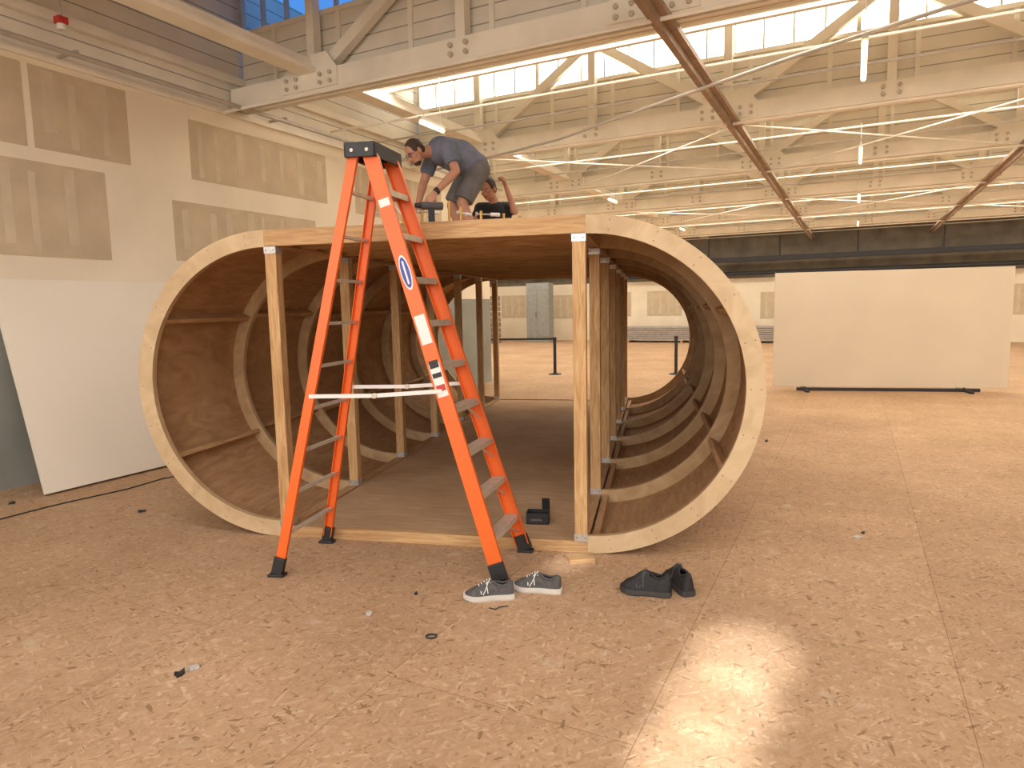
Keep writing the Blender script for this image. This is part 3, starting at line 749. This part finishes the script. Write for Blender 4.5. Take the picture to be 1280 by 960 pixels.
for H_,K_ in ((HLf,KLf),(HRt,KRt)): cap(so,H_,H_+(K_-H_)*.93,.118,.100,'shorts',e1=False)
remeshed(so,'shorts',man,.012,3)
fo=MB()
for A_ in (ALf,ARt):
    cap(fo,A_+V((0,0,.04)),A_,.042,.042,'sock'); cap(fo,A_+V((.03,.01,-.035)),A_+f_*.17+V((0,0,-.045)),.038,.030,'sock')
    fo.ell(A_+f_*.12+V((0,0,-.042)),(.05,.05,.03),'sock')
remeshed(fo,'socks',man,.008,3)
wt=MB(); dd=(WLf-ELf).normalized(); wt.cyl(WLf-dd*.045,WLf-dd*.015,.034,'black',n=20); wt.box(-.02,.02,-.02,.02,.026,.038,'black',Matrix.Translation(WLf-dd*.03)@frame(dd,(0,-1,.3)))
wt.build('wrist_watch',parent=man)

# --- second person sitting back on the heels, behind
p2=empty('person_kneeling')
B=V((-.15,7.9,DZ)); sk_=MB(); ex=MB()
pel=B+V((0,.10,.17)); che=B+V((0,-.06,.46)); nek=B+V((-.02,-.11,.60)); hd=B+V((-.07,-.17,.70))
SL=che+V((.17,.0,.05)); SR=che+V((-.17,0,.05)); EL=B+V((.22,-.24,.45)); WL=B+V((.13,-.26,.71)); ER=B+V((-.26,-.18,.32)); WR=B+V((-.16,-.38,.28))
cap(sk_,pel,che,.11,.11,'skin'); cap(sk_,SL,SR,.055,.055,'skin'); cap(sk_,che,nek,.06,.052,'skin'); cap(sk_,nek,hd,.052,.05,'skin')
for S,E,Wr in ((SL,EL,WL),(SR,ER,WR)): cap(sk_,S,E,.046,.038,'skin'); cap(sk_,E,Wr,.040,.026,'skin')
hm=head(sk_,ex,hd,(-.45,-.85,-.40),(-.2,-.25,.95))
hand(sk_,WL,(WL-EL),(-.8,-.3,.2),1); hand(sk_,WR,(WR-ER),(0,0,-1),-1)
remeshed(sk_,'body',p2,.0065,3); ex.build('face_details',parent=p2,smooth=True); remeshed(hm,'hair',p2,.008,2)
sh=MB(); cap(sh,pel,che,.145,.135,'blackshirt'); cap(sh,SL,SR,.075,.075,'blackshirt'); cap(sh,che+V((-.06,0,-.06)),che+V((.06,0,-.06)),.13,.13,'blackshirt'); cap(sh,che,che+(nek-che)*.7,.10,.07,'blackshirt',e1=False)
for S,E in ((SL,EL),(SR,ER)): cap(sh,S,S+(E-S)*.6,.066,.060,'blackshirt',e1=False)
remeshed(sh,'tshirt',p2,.012,3)
so=MB(); k1=B+V((.15,-.28,.075)); k2=B+V((-.15,-.28,.075)); a1=B+V((.10,.18,.06)); a2=B+V((-.10,.18,.06))
cap(so,pel,pel+V((0,0,.03)),.14,.13,'jeans')
cap(so,pel+V((.09,-.03,-.02)),k1,.090,.070,'jeans'); cap(so,pel+V((-.09,-.03,-.02)),k2,.090,.070,'jeans'); cap(so,k1,a1,.068,.045,'jeans'); cap(so,k2,a2,.068,.045,'jeans')
remeshed(so,'jeans',p2,.012,3)
so=MB(); cap(so,a1,a1+V((0,.16,-.02)),.04,.03,'sock'); cap(so,a2,a2+V((0,.16,-.02)),.04,.03,'sock'); remeshed(so,'socks',p2,.009,3)
t=MB(); t.box(-.035,.035,-.002,.002,0,.008,'laceb',Matrix.Translation(B+V((.03,-.202,.42)))); t.box(-.025,.025,-.002,.002,0,.008,'whitep',Matrix.Translation(B+V((.03,-.202,.40)))); t.build('shirt_print',parent=p2)

# ------------------------------------------------------------------ tools on deck
def drill(x,y,ang):
    e=empty('cordless_drill',Matrix.Translation((x,y,DZ))@rotz(ang)); t=MB()
    t.box(-.06,.06,-.04,.04,0,.055,'black'); t.box(-.022,.022,-.018,.018,.05,.16,'black'); t.cyl((-.09,0,.185),(.08,0,.185),.030,'laceb',n=18); t.cyl((.08,0,.185),(.13,0,.185),.024,'black',r1=.016,n=16); t.cyl((.13,0,.185),(.19,0,.185),.004,'galv',n=8)
    t.build('body',parent=e,bevel=.006)
drill(-.60,5.35,200)
def clamp(x,y,ang,h=.2):
    e=empty('bar_clamp',Matrix.Translation((x,y,DZ))@rotz(ang)); t=MB()
    t.box(-.12,.14,-.008,.008,.0,.018,'galv'); t.box(-.12,-.10,-.008,.008,.0,h,'brass'); t.box(.05,.07,-.008,.008,0,h*.85,'brass')
    t.cyl((.03,0,h*.72),(.14,0,h*.72),.007,'galv'); t.cyl((.14,0,h*.72),(.22,0,h*.72),.015,'whitep'); t.cyl((.015,0,h*.72),(.03,0,h*.72),.018,'galv')
    t.build('clamp_body',parent=e,bevel=.003)
clamp(-.28,5.55,20,.20); clamp(-.92,5.35,160,.20); clamp(-.45,5.95,60,.30); clamp(.05,6.2,-30,.24); clamp(-.68,5.95,100,.30); clamp(-.78,5.75,30,.28)
e=empty('cable_coil',Matrix.Translation((-.98,5.95,DZ))); t=MB()
for j in range(5):
    t.tube([((.11+.006*(j%2))*math.cos(a*pi/12),(.11+.006*(j%2))*math.sin(a*pi/12),.012+j*.018) for a in range(25)],.009,'whitep',n=6)
t.tube([(-.1,0,.08),(-.12,0,.2),(-.02,.02,.30),(.06,0,.2),(.11,0,.05)],.006,'whitep',n=6)
t.build('coil',parent=e)

# ------------------------------------------------------------------ world, camera
w=bpy.data.worlds.new('sky'); scene.world=w; w.use_nodes=True; nt=w.node_tree
bg=nt.nodes['Background']; tc=nt.nodes.new('ShaderNodeTexCoord'); sp=nt.nodes.new('ShaderNodeSeparateXYZ'); rp=nt.nodes.new('ShaderNodeValToRGB')
nt.links.new(tc.outputs['Generated'],sp.inputs[0]); nt.links.new(sp.outputs[2],rp.inputs[0]); nt.links.new(rp.outputs[0],bg.inputs[0])
rp.color_ramp.elements[0].color=(.16,.42,.90,1); rp.color_ramp.elements[1].color=(.05,.24,.78,1); rp.color_ramp.elements[1].position=.6
bg.inputs[1].default_value=1.0
cd=bpy.data.cameras.new('cam'); cam=bpy.data.objects.new('camera',cd); scene.collection.objects.link(cam)
cd.sensor_width=36; cd.lens=36*840/1280; cd.clip_end=200; cd.clip_start=.05
p=math.atan(96/840); ro=.02
F=V((0,math.cos(p),-math.sin(p))); U0=V((0,math.sin(p),math.cos(p))); X0=V((1,0,0))
Rr=(X0*math.cos(ro)-U0*math.sin(ro)); Uu=(U0*math.cos(ro)+X0*math.sin(ro))
cam.matrix_world=Matrix(((Rr.x,Uu.x,-F.x,0),(Rr.y,Uu.y,-F.y,0),(Rr.z,Uu.z,-F.z,1.75),(0,0,0,1)))
scene.camera=cam
